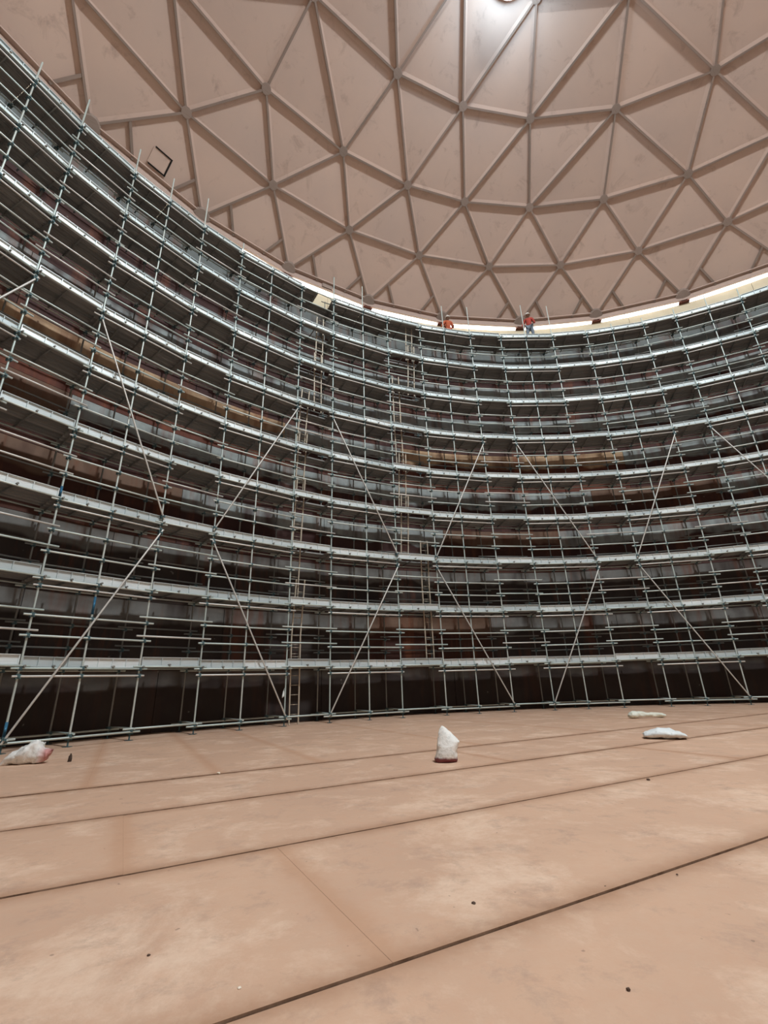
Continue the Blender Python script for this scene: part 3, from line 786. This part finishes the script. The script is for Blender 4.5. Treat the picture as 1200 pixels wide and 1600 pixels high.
DENIM = cloth('blue_grey_trousers', (0.22, 0.27, 0.33)); WHITE = cloth('white_helmet', (0.85, 0.83, 0.78), .4); DARK = cloth('dark_boots', (0.03, 0.03, 0.03)); GLOVE = cloth('dark_glove', (0.05, 0.04, 0.04))
def person(loc, rz, J, jacket, legs, label):
    """J: joint dictionary, x right of the figure, -y the way it faces"""
    r = empty('person', loc, label, 'person', 'workers on the top deck'); r.rotation_euler = (0, 0, rz)
    V, E = [], []
    def add(p, rad_, link_to=None):
        V.append((*p, rad_)); i = len(V) - 1
        if link_to is not None: E.append((link_to, i))
        return i
    pel = add(J['pelvis'], .135); wa = add(J['waist'], .125, pel); ch = add(J['chest'], .15, wa); nk0 = add(J['collar'], .09, ch)
    nk = add(J['neck'], .058, nk0); hd0 = add(J['jaw'], .075, nk); hd = add(J['head'], .098, hd0); add(J['crown'], .075, hd)
    nose = add(Vector(J['head']) + Vector((0, -.105, -.02)), .016, hd)
    for s in (-1, 1): add(Vector(J['head']) + Vector((s * .088, 0, -.01)), .018, hd)
    for s, k_ in ((-1, 'l'), (1, 'r')):
        sh = add(J['shoulder_' + k_], .068, nk0); el = add(J['elbow_' + k_], .048, sh); wr = add(J['wrist_' + k_], .033, el)
        dv = (Vector(J['wrist_' + k_]) - Vector(J['elbow_' + k_])).normalized(); pm = Vector(J['wrist_' + k_]) + dv * .07; pi_ = add(pm, .034, wr)
        sd = dv.cross(Vector((0, 1, 0))).normalized()
        for f_, (o_, l_) in enumerate(((-.03, .075), (-.01, .085), (.01, .08), (.03, .065))):
            a = add(pm + sd * o_ + dv * .04, .0095, pi_); b = add(pm + sd * o_ + dv * (.04 + l_ * .5) + Vector((0, -.008, 0)), .0085, a); add(pm + sd * o_ + dv * (.04 + l_ * .9) + Vector((0, -.028, 0)), .007, b)
        th = add(pm + sd * -.045 * 1 + Vector((0, -.02, 0)), .011, pi_); add(pm + sd * -.06 + dv * .035 + Vector((0, -.035, 0)), .009, th)
        hp = add(J['hip_' + k_], .095, pel); kn = add(J['knee_' + k_], .062, hp); an = add(J['ankle_' + k_], .045, kn); add(Vector(J['ankle_' + k_]) + Vector((0, -.15, -.05)), .042, an)
    skin_chain('body', SKIN, V, E, pel, r)
    def piece(name, mat, lst, eds, root_i=0): return skin_chain(name, mat, lst, eds, root_i, r)
    g = lambda k_, q: (*J[k_], q)
    piece('jacket', jacket, [g('pelvis', .155), g('waist', .148), g('chest', .172), g('collar', .105), g('shoulder_l', .084), g('elbow_l', .064), g('wrist_l', .050), g('shoulder_r', .084), g('elbow_r', .064), g('wrist_r', .050)],
          [(0, 1), (1, 2), (2, 3), (3, 4), (4, 5), (5, 6), (3, 7), (7, 8), (8, 9)])
    low = lambda k_: tuple(Vector(J[k_]) + Vector((0, 0, .03)))
    piece('trousers', legs, [g('pelvis', .158), g('hip_l', .112), g('knee_l', .080), (*low('ankle_l'), .064), g('hip_r', .112), g('knee_r', .080), (*low('ankle_r'), .064)],
          [(0, 1), (1, 2), (2, 3), (0, 4), (4, 5), (5, 6)])
    for k_ in 'lr':
        a = Vector(J['ankle_' + k_]); piece('boot', DARK, [(*a, .06), (*(a + Vector((0, -.05, -.035))), .055), (*(a + Vector((0, -.16, -.045))), .05)], [(0, 1), (1, 2)])
    bm = disc_bm([(-.02, .152), (-.03, .150), (.0, .128), (.05, .122), (.09, .10), (.12, .06), (.128, .02)], 18)
    hm = mesh_obj('helmet', from_bm('helmet', bm, WHITE, True), r); hm.location = Vector(J['crown']) + Vector((0, -.01, -.03))
    # face: eyes and mouth
    bm = bmesh.new()
    for s in (-1, 1): bmesh.ops.create_uvsphere(bm, u_segments=8, v_segments=6, radius=.014, matrix=Matrix.Translation(Vector(J['head']) + Vector((s * .034, -.088, .012))))
    mesh_obj('eyes', from_bm('eyes', bm, WHITE, True), r)
    bm = bmesh.new(); box_bm(bm, Vector(J['jaw']) + Vector((0, -.078, .03)), (.05, .012, .012)); mesh_obj('mouth', from_bm('mouth', bm, cloth('lips', (.2, .06, .05))), r)
    return r
STAND = dict(pelvis=(0, .02, .95), waist=(0, .0, 1.10), chest=(0, -.02, 1.30), collar=(0, -.02, 1.45), neck=(0, -.03, 1.53), jaw=(0, -.055, 1.59), head=(0, -.05, 1.67), crown=(0, -.04, 1.74),
             shoulder_l=(-.20, -.02, 1.42), elbow_l=(-.34, .04, 1.16), wrist_l=(-.27, -.16, .98), shoulder_r=(.20, -.02, 1.42), elbow_r=(.29, .02, 1.14), wrist_r=(.22, -.20, 1.04),
             hip_l=(-.10, .02, .90), knee_l=(-.14, -.06, .50), ankle_l=(-.15, .02, .10), hip_r=(.10, .02, .90), knee_r=(.13, -.03, .50), ankle_r=(.13, .03, .10))
DECK9 = HL[9] + .13
def face_cam(p): dv = CAM - p; return math.atan2(dv.x, -dv.y)
p1 = pol(rad(-0.55), 20.44, DECK9)
person(p1, face_cam(p1), STAND, RED, DENIM, 'worker in a red top and white helmet standing at the edge of the top deck')
p2 = pol(rad(-12.6), 20.95, DECK9)
person(p2, face_cam(p2) + .4, STAND, ORANGE, ORANGE, 'worker in orange seen head and chest behind the top deck, left of the other')
